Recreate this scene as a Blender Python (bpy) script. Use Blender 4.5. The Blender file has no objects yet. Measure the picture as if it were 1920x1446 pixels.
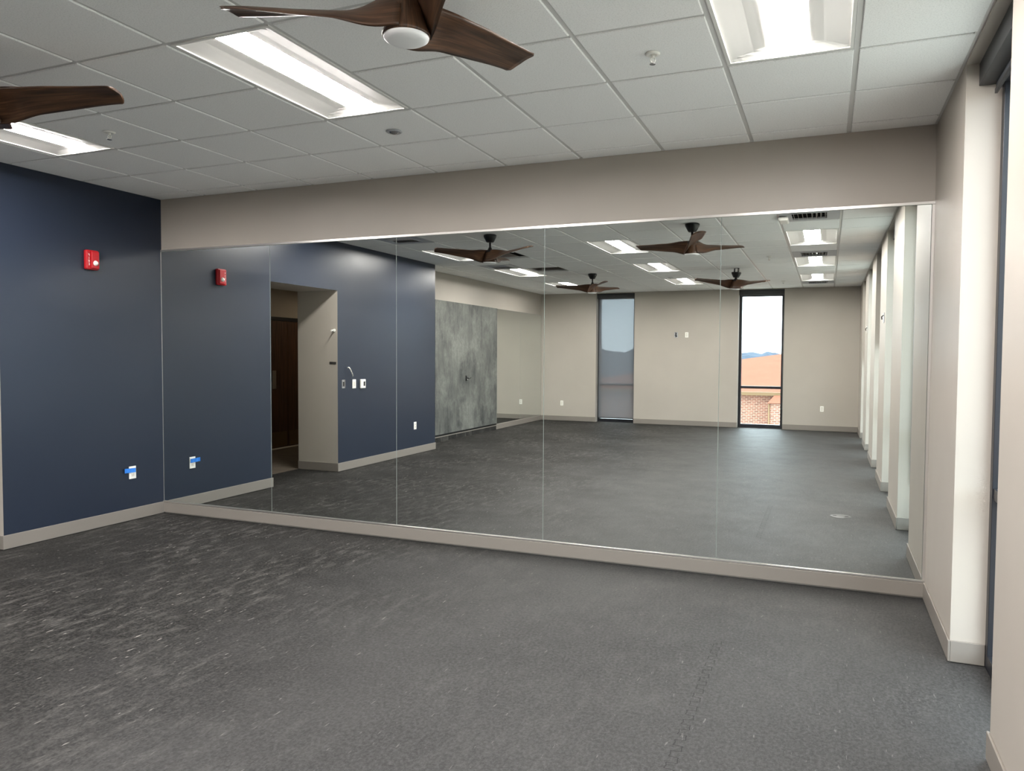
import bpy, bmesh, math, random
from mathutils import Vector, Matrix, Euler
C = bpy.context.scene.collection
S = bpy.context.scene
PI = math.pi
R = math.radians

# ---------------------------------------------------------------- camera, world, exposure
W, D, H = 6.57, 11.34, 3.014          # room width (x), depth (-y), ceiling height
T, GX, GY = 0.6096, 0.573, 0.1995     # ceiling grid module and offsets
MZ0, MZ1 = 0.122, 2.518               # mirror bottom and top
REC = -0.45                           # plane of the recessed part of the far end of the left wall
REC_Y = -5.35

cam_d = bpy.data.cameras.new('camera')
cam = bpy.data.objects.new('camera', cam_d)
C.objects.link(cam)
cam.location = (5.9611, -5.3082, 1.5497)
_yaw, _pitch, _roll = 0.3804, -0.0401, 0.0062
cy, sy, cp, sp = math.cos(_yaw), math.sin(_yaw), math.cos(_pitch), math.sin(_pitch)
F = Vector((-sy*cp, cy*cp, sp)); Rt = Vector((cy, sy, 0)); U = Rt.cross(F)
c_, s_ = math.cos(_roll), math.sin(_roll)
Rt2, U2 = Rt*c_ + U*s_, -Rt*s_ + U*c_
cam.rotation_euler = Matrix((Rt2, U2, -F)).transposed().to_euler()
cam_d.sensor_width = 36
cam_d.lens = 1386.04*36/1920
cam_d.shift_x = (960-996.94)/1920
cam_d.shift_y = (722.26-723)/1920
cam_d.clip_start = 0.02
cam_d.clip_end = 1000
S.camera = cam

SKY = 2.15
LAMP = 22.5
wd = bpy.data.worlds.new('overcast_sky'); S.world = wd; wd.use_nodes = True
nt = wd.node_tree; nt.nodes.clear()
wo = nt.nodes.new('ShaderNodeOutputWorld'); bg = nt.nodes.new('ShaderNodeBackground')
tc = nt.nodes.new('ShaderNodeTexCoord'); sx = nt.nodes.new('ShaderNodeSeparateXYZ')
rp = nt.nodes.new('ShaderNodeValToRGB')
rp.color_ramp.elements[0].position = 0.0; rp.color_ramp.elements[0].color = (0.76, 0.87, 1.0, 1)
rp.color_ramp.elements[1].position = 0.6; rp.color_ramp.elements[1].color = (0.87, 0.94, 1.0, 1)
nt.links.new(tc.outputs['Generated'], sx.inputs[0]); nt.links.new(sx.outputs['Z'], rp.inputs[0])
nt.links.new(rp.outputs[0], bg.inputs[0]); nt.links.new(bg.outputs[0], wo.inputs[0])
bg.inputs[1].default_value = SKY

vs = S.view_settings
S.display_settings.display_device = 'sRGB'
vs.view_transform = 'Standard'; vs.look = 'None'; vs.gamma = 1.0; vs.exposure = 2.37
vs.use_curve_mapping = False
S.cycles.use_denoising = True
S.cycles.max_bounces = 14; S.cycles.diffuse_bounces = 6; S.cycles.glossy_bounces = 8
S.cycles.transmission_bounces = 8; S.cycles.transparent_max_bounces = 16
S.cycles.caustics_reflective = True; S.cycles.caustics_refractive = True
S.cycles.sample_clamp_indirect = 12.0

# ---------------------------------------------------------------- materials
def srgb(r, g, b):
    f = lambda v: (v/255/12.92) if v/255 <= 0.04045 else ((v/255+0.055)/1.055)**2.4
    return (f(r), f(g), f(b), 1)

class Mat:
    def __init__(s, name, col, rough=0.5, spec=0.5, metal=0.0):
        s.m = bpy.data.materials.new(name); s.m.use_nodes = True
        s.t = s.m.node_tree; s.b = s.t.nodes['Principled BSDF']
        s.b.inputs['Base Color'].default_value = col
        s.b.inputs['Roughness'].default_value = rough
        s.b.inputs['Specular IOR Level'].default_value = spec
        s.b.inputs['Metallic'].default_value = metal
        s.col = col
    def n(s, kind, **kw):
        x = s.t.nodes.new(kind)
        for k, v in kw.items():
            if k in x.inputs: x.inputs[k].default_value = v
            else: setattr(x, k, v)
        return x
    def l(s, a, b): s.t.links.new(a, b)
    def coord(s, kind='Object', scale=(1, 1, 1), rot=(0, 0, 0)):
        t = s.n('ShaderNodeTexCoord'); m = s.n('ShaderNodeMapping')
        m.inputs['Scale'].default_value = scale; m.inputs['Rotation'].default_value = rot
        s.l(t.outputs[kind], m.inputs[0]); return m.outputs[0]
    def pos(s, scale=(1, 1, 1), rot=(0, 0, 0)):
        t = s.n('ShaderNodeNewGeometry'); m = s.n('ShaderNodeMapping')
        m.inputs['Scale'].default_value = scale; m.inputs['Rotation'].default_value = rot
        s.l(t.outputs['Position'], m.inputs[0]); return m.outputs[0]
    def noise(s, co, scale, detail=4, rough=0.5):
        x = s.n('ShaderNodeTexNoise'); s.l(co, x.inputs['Vector'])
        x.inputs['Scale'].default_value = scale; x.inputs['Detail'].default_value = detail
        x.inputs['Roughness'].default_value = rough
        return x.outputs['Fac']
    def ramp(s, fac, stops):
        x = s.n('ShaderNodeValToRGB'); s.l(fac, x.inputs[0]); e = x.color_ramp.elements
        while len(e) < len(stops): e.new(0.5)
        for k, (p, c) in enumerate(stops):
            e[k].position = p; e[k].color = c if hasattr(c, '__len__') else (c, c, c, 1)
        return x.outputs[0]
    def mix(s, fac, a, b, mode='MIX'):
        x = s.n('ShaderNodeMix', data_type='RGBA', blend_type=mode)
        if hasattr(fac, 'node'): s.l(fac, x.inputs[0])
        else: x.inputs[0].default_value = fac
        for v, i in ((a, 6), (b, 7)):
            if hasattr(v, 'node'): s.l(v, x.inputs[i])
            else: x.inputs[i].default_value = v
        return x.outputs[2]
    def base(s, o): s.l(o, s.b.inputs['Base Color'])
    def bump(s, h, strength=0.2, dist=0.01):
        x = s.n('ShaderNodeBump'); s.l(h, x.inputs['Height'])
        x.inputs['Strength'].default_value = strength; x.inputs['Distance'].default_value = dist
        s.l(x.outputs[0], s.b.inputs['Normal'])
    def rough_from(s, o, lo, hi):
        x = s.n('ShaderNodeMapRange'); s.l(o, x.inputs[0])
        x.inputs[3].default_value = lo; x.inputs[4].default_value = hi
        s.l(x.outputs[0], s.b.inputs['Roughness'])

def painted(name, col, rough, spec, patch=0.04, bump=0.06):
    m = Mat(name, col, rough, spec)
    p = m.pos()
    f = m.noise(p, 1.3, 3)
    m.base(m.mix(m.ramp(f, [(0.35, 0.0), (0.65, 1.0)]), tuple(v*(1-patch) for v in col[:3])+(1,), col))
    m.bump(m.noise(p, 260, 2), bump, 0.002)
    m.rough_from(m.noise(p, 2.2, 3), rough-0.04, rough+0.06)
    return m.m

M = {}
M['beige'] = painted('warm_grey_wall_paint', srgb(172, 165, 156), 0.46, 0.32, 0.05)
M['blue'] = painted('navy_wall_paint', srgb(32, 40, 55), 0.33, 0.46, 0.04, 0.04)
M['base'] = painted('baseboard_vinyl', srgb(128, 122, 115), 0.45, 0.4, 0.02, 0.0)
M['grid'] = Mat('white_grid_steel', srgb(204, 203, 201), 0.4, 0.4).m

m = Mat('acoustic_tile', srgb(222, 221, 218), 0.9, 0.2)
p = m.pos(); f1 = m.noise(p, 140, 3, 0.7); f2 = m.noise(p, 45, 3)
m.base(m.mix(m.ramp(f1, [(0.36, 0.0), (0.5, 1.0)]), srgb(230, 230, 229), srgb(244, 244, 243)))
m.bump(f1, 0.35, 0.003); M['tile'] = m.m

# rubber floor: dark mats with speckle, dusty scuffs and swept streaks
m = Mat('black_rubber_mat', (0.05, 0.05, 0.052, 1), 0.5, 0.15)
p = m.pos()
fine = m.noise(p, 420, 2, 0.6)
# light falloff painted in: mats paler towards windows, darker and scuffed by navy wall
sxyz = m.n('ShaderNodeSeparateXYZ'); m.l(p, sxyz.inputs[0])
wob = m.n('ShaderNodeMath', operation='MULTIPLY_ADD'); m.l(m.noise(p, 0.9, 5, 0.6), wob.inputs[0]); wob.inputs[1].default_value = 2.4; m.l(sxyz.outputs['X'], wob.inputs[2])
light_mask = m.n('ShaderNodeMapRange', interpolation_type='SMOOTHSTEP'); m.l(wob.outputs[0], light_mask.inputs[0])
light_mask.inputs[1].default_value = 3.2; light_mask.inputs[2].default_value = 5.6
light_mask = light_mask.outputs[0]
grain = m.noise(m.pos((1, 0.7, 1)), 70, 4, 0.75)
bare = m.mix(m.ramp(grain, [(0.42, 0.0), (0.62, 1.0)]), (0.002, 0.002, 0.002, 1), (0.038, 0.037, 0.035, 1))  # mat colour with the shade of the navy side put in
paler = m.mix(m.ramp(grain, [(0.40, 0.0), (0.64, 1.0)]), (0.014, 0.014, 0.014, 1), (0.052, 0.051, 0.051, 1))
c0 = m.mix(light_mask, bare, paler)
c0 = m.mix(m.ramp(fine, [(0.40, 0.0), (0.64, 0.16)]), c0, (0.075, 0.074, 0.072, 1))
big = m.noise(p, 0.7, 4, 0.6)
c1 = m.mix(m.ramp(big, [(0.35, 0.0), (0.65, 1.0)]), c0, m.mix(0.16, c0, (0.09, 0.088, 0.085, 1)))
wear = m.n('ShaderNodeMapRange'); m.l(light_mask, wear.inputs[0]); wear.inputs[3].default_value = 1.0; wear.inputs[4].default_value = 0.28; wear = wear.outputs[0]
def times(a, b):
    x = m.n('ShaderNodeMath', operation='MULTIPLY'); m.l(a, x.inputs[0]); m.l(b, x.inputs[1]); return x.outputs[0]
sa = m.noise(m.pos((11, 3.4, 1), (0, 0, R(-8))), 1.5, 8, 0.72)
sb = m.noise(p, 1.1, 2)
dust = times(times(m.ramp(sa, [(0.48, 0.0), (0.66, 1.0)]), m.ramp(sb, [(0.38, 0.15), (0.60, 1.0)])), wear)
c2 = m.mix(dust, c1, m.mix(0.42, c1, (0.17, 0.165, 0.155, 1)))
sc = m.noise(m.pos((30, 5, 1), (0, 0, R(6))), 2.1, 3, 0.5)
sd = m.noise(m.pos((24, 5, 1), (0, 0, R(-28))), 1.7, 3, 0.5)
c3 = m.mix(times(m.ramp(sc, [(0.690, 0.0), (0.715, 1.0)]), wear), c2, (0.28, 0.27, 0.25, 1))
c3 = m.mix(times(m.ramp(sd, [(0.72, 0.0), (0.76, 1.0)]), wear), c3, (0.12, 0.115, 0.11, 1))
fl = m.noise(p, 30, 2, 0.6)
c3 = m.mix(times(m.ramp(fl, [(0.76, 0.0), (0.79, 1.0)]), wear), c3, (0.22, 0.215, 0.205, 1))
m.base(c3)
m.rough_from(m.noise(p, 3.0, 5, 0.6), 0.44, 0.60)
spc = m.n('ShaderNodeMapRange'); m.l(light_mask, spc.inputs[0]); spc.inputs[3].default_value = 0.04; spc.inputs[4].default_value = 0.18; m.l(spc.outputs[0], m.b.inputs['Specular IOR Level'])
hh = m.n('ShaderNodeMath', operation='ADD'); m.l(fine, hh.inputs[0]); m.l(m.noise(p, 150, 2), hh.inputs[1])
m.bump(hh.outputs[0], 0.5, 0.002)
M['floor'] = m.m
M['floor_seam'] = Mat('mat_seam', (0.026, 0.026, 0.026, 1), 0.6, 0.1).m
m = Mat('concrete_floor', (0.10, 0.085, 0.07, 1), 0.7, 0.3); m.base(m.mix(m.noise(m.pos(), 6, 6, 0.7), (0.05, 0.04, 0.032, 1), (0.17, 0.14, 0.11, 1))); M['hallfloor'] = m.m

# mirror: silvered glass with a faint green cast
m = Mat('silvered_mirror', (0.81, 0.835, 0.81, 1), 0.0, 0.5, 1.0); M['mirror'] = m.m
M['mirror_edge'] = Mat('polished_glass_edge', srgb(150, 160, 154), 0.25, 0.6).m
M['alu'] = Mat('satin_aluminium', srgb(214, 210, 206), 0.28, 0.5, 0.9).m
M['black_alu'] = Mat('black_anodised_frame', srgb(26, 28, 34), 0.35, 0.5).m
M['dark_box'] = Mat('charcoal_shade_housing', srgb(52, 52, 54), 0.45, 0.4).m
M['black'] = Mat('matte_black_metal', srgb(16, 16, 18), 0.42, 0.5).m
M['plenum'] = Mat('plenum_black', srgb(20, 18, 18), 0.9, 0.1).m
M['white'] = Mat('white_plastic', srgb(236, 234, 228), 0.4, 0.5).m
M['offwhite'] = Mat('ivory_plastic', srgb(214, 210, 200), 0.45, 0.4).m
M['slot'] = Mat('socket_slot', srgb(50, 48, 48), 0.6, 0.3).m
M['red'] = Mat('fire_alarm_red', srgb(176, 22, 32), 0.35, 0.5).m
M['chrome'] = Mat('chrome', srgb(225, 225, 225), 0.15, 0.5, 1.0).m
M['grey'] = Mat('grey_plastic', srgb(150, 150, 152), 0.5, 0.4).m
M['ventgrey'] = Mat('grey_grille_steel', srgb(176, 178, 182), 0.4, 0.4).m
M['tape'] = Mat('blue_painters_tape', srgb(54, 128, 220), 0.7, 0.2).m
M['kick'] = Mat('bronze_kick_plate', srgb(120, 98, 72), 0.4, 0.5, 0.6).m
M['lensoff'] = Mat('frosted_fan_lens', srgb(232, 232, 232), 0.45, 0.4).m
M['troffer'] = Mat('troffer_white_enamel', srgb(222, 221, 217), 0.55, 0.3).m
M['strobe'] = Mat('clear_strobe_lens', srgb(240, 236, 230), 0.1, 0.8).m

m = Mat('led_lens', (1, 1, 1, 1)); m.b.inputs['Emission Color'].default_value = (1.0, 0.955, 0.92, 1)
m.b.inputs['Emission Strength'].default_value = LAMP; M['lens'] = m.m

# walnut for the fans (uses the blade's own uv: u along the blade)
m = Mat('walnut', srgb(86, 58, 40), 0.38, 0.4)
uv = m.coord('UV', (2.2, 26, 1))
g1 = m.noise(uv, 1.6, 6, 0.62); g2 = m.noise(m.coord('UV', (1.2, 90, 1)), 1.4, 3, 0.6)
c = m.mix(m.ramp(g1, [(0.34, 0.0), (0.62, 1.0)]), srgb(46, 32, 24), srgb(98, 70, 50))
m.base(m.mix(m.ramp(g2, [(0.45, 0.0), (0.62, 0.6)]), c, srgb(38, 27, 21))); M['walnut'] = m.m

# dark stained door in the hall
m = Mat('dark_stained_oak', srgb(60, 40, 30), 0.4, 0.5)
g = m.noise(m.pos((22, 22, 1.2)), 1.8, 6, 0.6)
m.base(m.mix(m.ramp(g, [(0.3, 0.0), (0.7, 1.0)]), srgb(46, 30, 23), srgb(92, 62, 44))); M['oakdoor'] = m.m

# mottled grey panels
m = Mat('mottled_grey_panel', srgb(110, 112, 108), 0.62, 0.35)
a = m.noise(m.pos((1, 3.2, 0.7)), 1.3, 8, 0.7); b = m.noise(m.pos((1, 1, 0.8)), 1.9, 10, 0.74); e = m.noise(m.pos((1, 1, 0.5)), 34, 4, 0.75)
c = m.mix(m.ramp(a, [(0.34, 0.0), (0.66, 1.0)]), srgb(50, 52, 52), srgb(110, 112, 107))
c = m.mix(m.ramp(b, [(0.46, 0.0), (0.62, 0.8)]), c, srgb(128, 130, 124))
c = m.mix(m.ramp(b, [(0.30, 0.7), (0.42, 0.0)]), c, srgb(48, 50, 51))
m.base(m.mix(m.ramp(e, [(0.38, 0.0), (0.66, 0.6)]), c, srgb(88, 90, 88)))
m.bump(b, 0.2, 0.004); M['mottled'] = m.m

# thin window glass: mostly see-through with a fresnel reflection
def thin(name, tint, ior=1.5):
    m = bpy.data.materials.new(name); m.use_nodes = True; t = m.node_tree; t.nodes.clear()
    o = t.nodes.new('ShaderNodeOutputMaterial'); mx = t.nodes.new('ShaderNodeMixShader')
    tr = t.nodes.new('ShaderNodeBsdfTransparent'); gl = t.nodes.new('ShaderNodeBsdfGlossy'); fr = t.nodes.new('ShaderNodeFresnel')
    tr.inputs[0].default_value = tint; gl.inputs['Roughness'].default_value = 0.0; ge = t.nodes.new('ShaderNodeNewGeometry'); mr = t.nodes.new('ShaderNodeMapRange')
    mr.inputs[3].default_value = ior; mr.inputs[4].default_value = 1.0/ior      # same fresnel on both faces of the pane
    t.links.new(ge.outputs['Backfacing'], mr.inputs[0]); t.links.new(mr.outputs[0], fr.inputs[0])
    t.links.new(fr.outputs[0], mx.inputs[0]); t.links.new(tr.outputs[0], mx.inputs[1]); t.links.new(gl.outputs[0], mx.inputs[2])
    t.links.new(mx.outputs[0], o.inputs[0]); return m
M['glass'] = thin('window_glass', (0.90, 0.93, 0.92, 1))
# shade cloth: an open weave, partly see-through
m = bpy.data.materials.new('shade_cloth'); m.use_nodes = True; t = m.node_tree; t.nodes.clear()
o = t.nodes.new('ShaderNodeOutputMaterial'); mx = t.nodes.new('ShaderNodeMixShader'); mx2 = t.nodes.new('ShaderNodeMixShader')
tr = t.nodes.new('ShaderNodeBsdfTransparent'); df = t.nodes.new('ShaderNodeBsdfDiffuse'); tl = t.nodes.new('ShaderNodeBsdfTranslucent')
df.inputs[0].default_value = (0.22, 0.225, 0.235, 1); tl.inputs[0].default_value = (0.12, 0.125, 0.14, 1)
mx2.inputs[0].default_value = 0.5; mx.inputs[0].default_value = 0.77
t.links.new(df.outputs[0], mx2.inputs[1]); t.links.new(tl.outputs[0], mx2.inputs[2])
t.links.new(tr.outputs[0], mx.inputs[1]); t.links.new(mx2.outputs[0], mx.inputs[2]); t.links.new(mx.outputs[0], o.inputs[0])
M['cloth'] = m

# outdoors
m = Mat('pale_brick', srgb(190, 140, 118), 0.9, 0.2)
bt = m.n('ShaderNodeTexBrick'); m.l(m.coord('Object', (1, 1, 1), (R(90), 0, 0)), bt.inputs[0])
bt.inputs['Color1'].default_value = srgb(150, 102, 86); bt.inputs['Color2'].default_value = srgb(122, 84, 72)
bt.inputs['Mortar'].default_value = srgb(186, 162, 146); bt.inputs['Scale'].default_value = 1.0
bt.inputs['Brick Width'].default_value = 0.22; bt.inputs['Row Height'].default_value = 0.08; bt.inputs['Mortar Size'].default_value = 0.01
m.base(bt.outputs[0]); M['brick'] = m.m
m = Mat('copper_roof', srgb(206, 128, 96), 0.9, 0.05)
m.base(m.mix(m.noise(m.pos((1, 1, 1)), 1.2, 8, 0.75), srgb(116, 70, 54), srgb(140, 92, 76))); M['roof'] = m.m
m = Mat('winter_ground', srgb(130, 124, 108), 0.95, 0.1)
m.base(m.mix(m.noise(m.pos(), 0.1, 6), srgb(158, 156, 148), srgb(184, 180, 170))); M['ground'] = m.m
m = Mat('haze_tinted_trees', srgb(128, 134, 142), 0.95, 0.1)
m.base(m.mix(m.noise(m.pos((1, 1, 0.4)), 0.5, 8, 0.75), srgb(56, 64, 76), srgb(86, 96, 110))); M['trees'] = m.m  # distance haze mixed into the tree colour as pale blue-grey

# ---------------------------------------------------------------- builders
def box(bm, x0, x1, y0, y1, z0, z1, mi=0):
    v = [bm.verts.new((x, y, z)) for z in (z0, z1) for y in (y0, y1) for x in (x0, x1)]
    fs = [(0, 2, 3, 1), (4, 5, 7, 6), (0, 1, 5, 4), (2, 6, 7, 3), (0, 4, 6, 2), (1, 3, 7, 5)]
    out = []
    for f in fs:
        fc = bm.faces.new([v[i] for i in f]); fc.material_index = mi; out.append(fc)
    return out   # order: bottom, top, -y, +y, -x, +x

def cyl(bm, p0, p1, r0, r1=None, seg=16, caps=True, mi=0):
    r1 = r0 if r1 is None else r1
    a, b = Vector(p0), Vector(p1); d = (b-a).normalized()
    u = d.orthogonal().normalized(); w = d.cross(u)
    A = [bm.verts.new(a+(u*math.cos(2*PI*k/seg)+w*math.sin(2*PI*k/seg))*r0) for k in range(seg)]
    B = [bm.verts.new(b+(u*math.cos(2*PI*k/seg)+w*math.sin(2*PI*k/seg))*r1) for k in range(seg)]
    for k in range(seg):
        f = bm.faces.new((A[k], A[(k+1) % seg], B[(k+1) % seg], B[k])); f.material_index = mi; f.smooth = True
    if caps:
        bm.faces.new(A[::-1]).material_index = mi; bm.faces.new(B).material_index = mi

def lathe(bm, prof, seg=40, mi=0):
    rings = []
    for r, z in prof:
        if r < 1e-5: rings.append([bm.verts.new((0, 0, z))])
        else: rings.append([bm.verts.new((r*math.cos(2*PI*k/seg), r*math.sin(2*PI*k/seg), z)) for k in range(seg)])
    for a, b in zip(rings, rings[1:]):
        for k in range(seg):
            q = [a[k % len(a)], a[(k+1) % len(a)], b[(k+1) % len(b)], b[k % len(b)]]
            q = list(dict.fromkeys(q))
            if len(q) > 2:
                f = bm.faces.new(q); f.material_index = mi; f.smooth = True

def tube(bm, pts, r, seg=8, mi=0):
    for a, b in zip(pts, pts[1:]): cyl(bm, a, b, r, r, seg, True, mi)

def obj(name, bm, mats, parent=None, loc=(0, 0, 0), rotz=0, bevel=0, smooth=False):
    bmesh.ops.recalc_face_normals(bm, faces=bm.faces)
    me = bpy.data.meshes.new(name); bm.to_mesh(me); bm.free()
    if not isinstance(mats, (list, tuple)): mats = [mats]
    for k in mats: me.materials.append(M[k] if isinstance(k, str) else k)
    o = bpy.data.objects.new(name, me); C.objects.link(o)
    o.location = loc; o.rotation_euler = (0, 0, rotz)
    if parent: o.parent = parent
    if smooth:
        for pl in me.polygons: pl.use_smooth = True
    if bevel:
        b = o.modifiers.new('bevel', 'BEVEL'); b.width = bevel; b.segments = 2; b.limit_method = 'ANGLE'
    return o

def boxobj(name, dims, mat, parent=None, bevel=0, loc=(0, 0, 0), rotz=0):
    bm = bmesh.new(); box(bm, *dims); return obj(name, bm, mat, parent, loc, rotz, bevel)

def thing(name, label, cat, loc=(0, 0, 0), rotz=0, group=None):
    o = bpy.data.objects.new(name, None); C.objects.link(o); o.empty_display_size = 0.1
    o.location = loc; o.rotation_euler = (0, 0, rotz); o['label'] = label; o['category'] = cat
    if group: o['group'] = group
    return o
def tag(o, label, cat, group=None):
    o['label'] = label; o['category'] = cat
    if group: o['group'] = group
    return o
def struct(o): o['kind'] = 'structure'; return o
def empty_struct(name, loc=(0, 0, 0), rotz=0):
    o = bpy.data.objects.new(name, None); C.objects.link(o); o.location = loc; o.rotation_euler = (0, 0, rotz); o.empty_display_size = 0.1
    return struct(o)
KIDS = {}
def kids(o):
    return [c for c in bpy.data.objects if c.parent == o]
def dup(root, loc, rotz, label):
    r = root.copy(); C.objects.link(r); r.location = loc; r.rotation_euler = (0, 0, rotz); r['label'] = label
    for ch in kids(root):
        c = ch.copy(); C.objects.link(c); c.parent = r
        for g in kids(ch):
            d = g.copy(); C.objects.link(d); d.parent = c
    return r

ROT_POS_Y, ROT_POS_X, ROT_NEG_X = 0.0, -PI/2, PI/2      # things on walls: local +y faces out of the wall

# ---------------------------------------------------------------- floor, ceiling
TOP = 3.75
bm = bmesh.new()
box(bm, -0.64, W+0.16, -D-0.16, 0.0, -0.25, 0.0)
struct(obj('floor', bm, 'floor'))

# puzzle-edge seams between the rubber mats: thin dark joints pressed into the surface
bm = bmesh.new()
def zig(x, y0, y1, pitch=0.09, amp=0.016):
    n = int((y1-y0)/pitch); pts = []
    for k in range(n):
        ya = y0+k*pitch
        pts += [(x-amp, ya), (x-amp*1.3, ya+pitch*0.25), (x+amp*1.3, ya+pitch*0.25+0.006), (x+amp, ya+pitch*0.7), (x+amp*1.3, ya+pitch*0.75), (x-amp*1.3, ya+pitch*0.78)]
    w = 0.0016
    for (xa, ya), (xb, yb) in zip(pts, pts[1:]):
        d = Vector((xb-xa, yb-ya)); n_ = Vector((-d.y, d.x)).normalized()*w
        v = [bm.verts.new((xa+n_.x, ya+n_.y, 0.0006)), bm.verts.new((xb+n_.x, yb+n_.y, 0.0006)), bm.verts.new((xb-n_.x, yb-n_.y, 0.0006)), bm.verts.new((xa-n_.x, ya-n_.y, 0.0006))]
        bm.faces.new(v)
zig(5.44, -2.75, -1.15)
struct(obj('floor_seams', bm, 'floor_seam'))

light_cells, vents, opened = set(), {(8, 4), (8, 9), (8, 16), (0, 4), (0, 9)}, {(1, 7), (1, 10)}
LIGHTS = [(i, j) for i in (0, 4, 8) for j in (2, 6, 10, 14)]
for i, j in LIGHTS: light_cells |= {(i, j), (i, j+1)}
def gx(i): return GX+T*i
def gyy(j): return -(GY+T*j)
tb = bmesh.new(); gb = bmesh.new()
IN = 0.0125
def tile(x0, x1, y0, y1):
    if x1-x0 < 0.02 or y1-y0 < 0.02: return
    e = 0.004
    lo = [(x0+e, y0+e), (x1-e, y0+e), (x1-e, y1-e), (x0+e, y1-e)]; hi = [(x0, y0), (x1, y0), (x1, y1), (x0, y1)]
    a = [tb.verts.new((x, y, H)) for x, y in lo]; b = [tb.verts.new((x, y, H+e)) for x, y in hi]; c = [tb.verts.new((x, y, H+0.022)) for x, y in hi]
    tb.faces.new(a); tb.faces.new(c[::-1])
    for k in range(4):
        tb.faces.new((a[k], a[(k+1) % 4], b[(k+1) % 4], b[k])); tb.faces.new((b[k], b[(k+1) % 4], c[(k+1) % 4], c[k]))
def xmin(y): return REC if y < REC_Y else 0.0
for j in range(-1, 19):
    yt = min(0.0, gyy(j)) if j >= 0 else 0.0
    yb = max(-D, gyy(j+1))
    if yt <= yb: continue
    segs = [(yb, yt)] if not (yb < REC_Y < yt) else [(yb, REC_Y), (REC_Y, yt)]
    for i in range(-2, 11):
        if (i, j) in light_cells or (i, j) in vents or (i, j) in opened: continue
        for k, (ya, yz) in enumerate(segs):
            xm = xmin((ya+yz)/2)
            xa, xb = max(gx(i), xm), min(gx(i+1), W)
            if xb <= xa: continue
            tile(xa+IN, xb-IN, ya+(IN if (len(segs) == 1 or k == 0) else 0), yz-(IN if (len(segs) == 1 or k == 1) else 0))
GZ0, GZ1 = H+0.007, H+0.03
for i in range(-1, 10):
    if gx(i) < 0: box(gb, gx(i)-0.012, gx(i)+0.012, -D, REC_Y, GZ0, GZ1)
    else: box(gb, gx(i)-0.012, gx(i)+0.012, -D, 0, GZ0, GZ1)
for j in range(0, 19):
    y = gyy(j)
    if y < -D: break
    for i in range(-2, 10):
        if (i, j-1) in light_cells and (i, j) in light_cells and (i, j) not in LIGHTS: continue
        xa, xb = max(gx(i), xmin(y)), min(gx(i+1), W)
        if xb > xa: box(gb, xa+0.0125, xb-0.0125, y-0.012, y+0.012, GZ0+0.0005, GZ1)
for a in ((W-0.024, W, -D, 0), (0, 0.022, REC_Y, 0), (REC, REC+0.022, -D, REC_Y), (REC+0.023, W-0.025, -0.02, 0), (REC+0.023, W-0.025, -D, -D+0.02)):
    box(gb, a[0], a[1], a[2], a[3], GZ0-0.005, GZ1-0.001)
ceil = struct(obj('ceiling', tb, 'tile'))
o = obj('ceiling_grid', gb, 'grid', ceil); o['kind'] = 'structure'
struct(boxobj('ceiling_slab', (-0.64, W+0.16, -D-0.16, 0.12, TOP, TOP+0.2), 'plenum'))

# ---------------------------------------------------------------- walls
struct(boxobj('wall_front', (-0.64, W+0.16, 0.0, 0.14, 0.0, TOP), 'beige'))

def wall_left_piece(y0, y1, z0, z1, bm):
    f = box(bm, -0.64, 0.0, y0, y1, z0, z1)
    f[5].material_index = 1
OP0, OP1, OPZ = -1.515, -2.76, 2.382
bm = bmesh.new()
wall_left_piece(OP0, 0.0, 0, TOP, bm); wall_left_piece(OP1, OP0, OPZ, TOP, bm); wall_left_piece(REC_Y, OP1, 0, TOP, bm)
struct(obj('wall_left', bm, ['beige', 'blue']))
struct(boxobj('wall_recess', (-0.64, REC, -D-0.16, REC_Y, 0, TOP), 'beige'))

# window openings
WX0 = W+0.158
RW = [(-1.06, -2.065), (-3.14, -4.105), (-5.13, -6.12), (-7.15, -8.14), (-9.17, -10.16)]
FW = [(0.925, 1.835), (4.145, 5.085)]
HEAD = 3.0
bm = bmesh.new(); yy = 0.0
for (a, b) in RW:
    box(bm, W, W+0.30, a, yy, 0, TOP); box(bm, W, W+0.30, b, a, HEAD, TOP); yy = b
box(bm, W, W+0.30, -D-0.30, yy, 0, TOP)
struct(obj('wall_right', bm, 'beige'))
bm = bmesh.new(); xx = -0.64
for (a, b) in FW:
    box(bm, xx, a, -D-0.30, -D, 0, TOP); box(bm, a, b, -D-0.30, -D, HEAD, TOP); xx = b
box(bm, xx, W, -D-0.30, -D, 0, TOP)
struct(obj('wall_back', bm, 'beige'))
# floor slab under the window recesses
bm = bmesh.new()
for (a, b) in RW: box(bm, W+0.161, W+0.30, b, a, -0.25, -0.005)
for (a, b) in FW: box(bm, a, b, -D-0.30, -D-0.161, -0.25, -0.005)
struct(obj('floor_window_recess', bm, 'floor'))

# hall behind the opening
bm = bmesh.new()
HX = -2.42
box(bm, HX-0.12, HX, -6.4, -0.9, 0, 2.9); box(bm, HX, -0.64, -0.9, -0.78, 0, 2.9); box(bm, HX, -0.64, -6.52, -6.4, 0, 2.9)
struct(obj('wall_hall', bm, 'beige'))
struct(boxobj('floor_hall', (HX-0.12, -0.64, -6.52, -0.78, -0.25, 0.0), 'hallfloor'))
struct(boxobj('ceiling_hall', (HX-0.12, -0.64, -6.52, -0.78, 2.62, 2.72), 'tile'))

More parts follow.
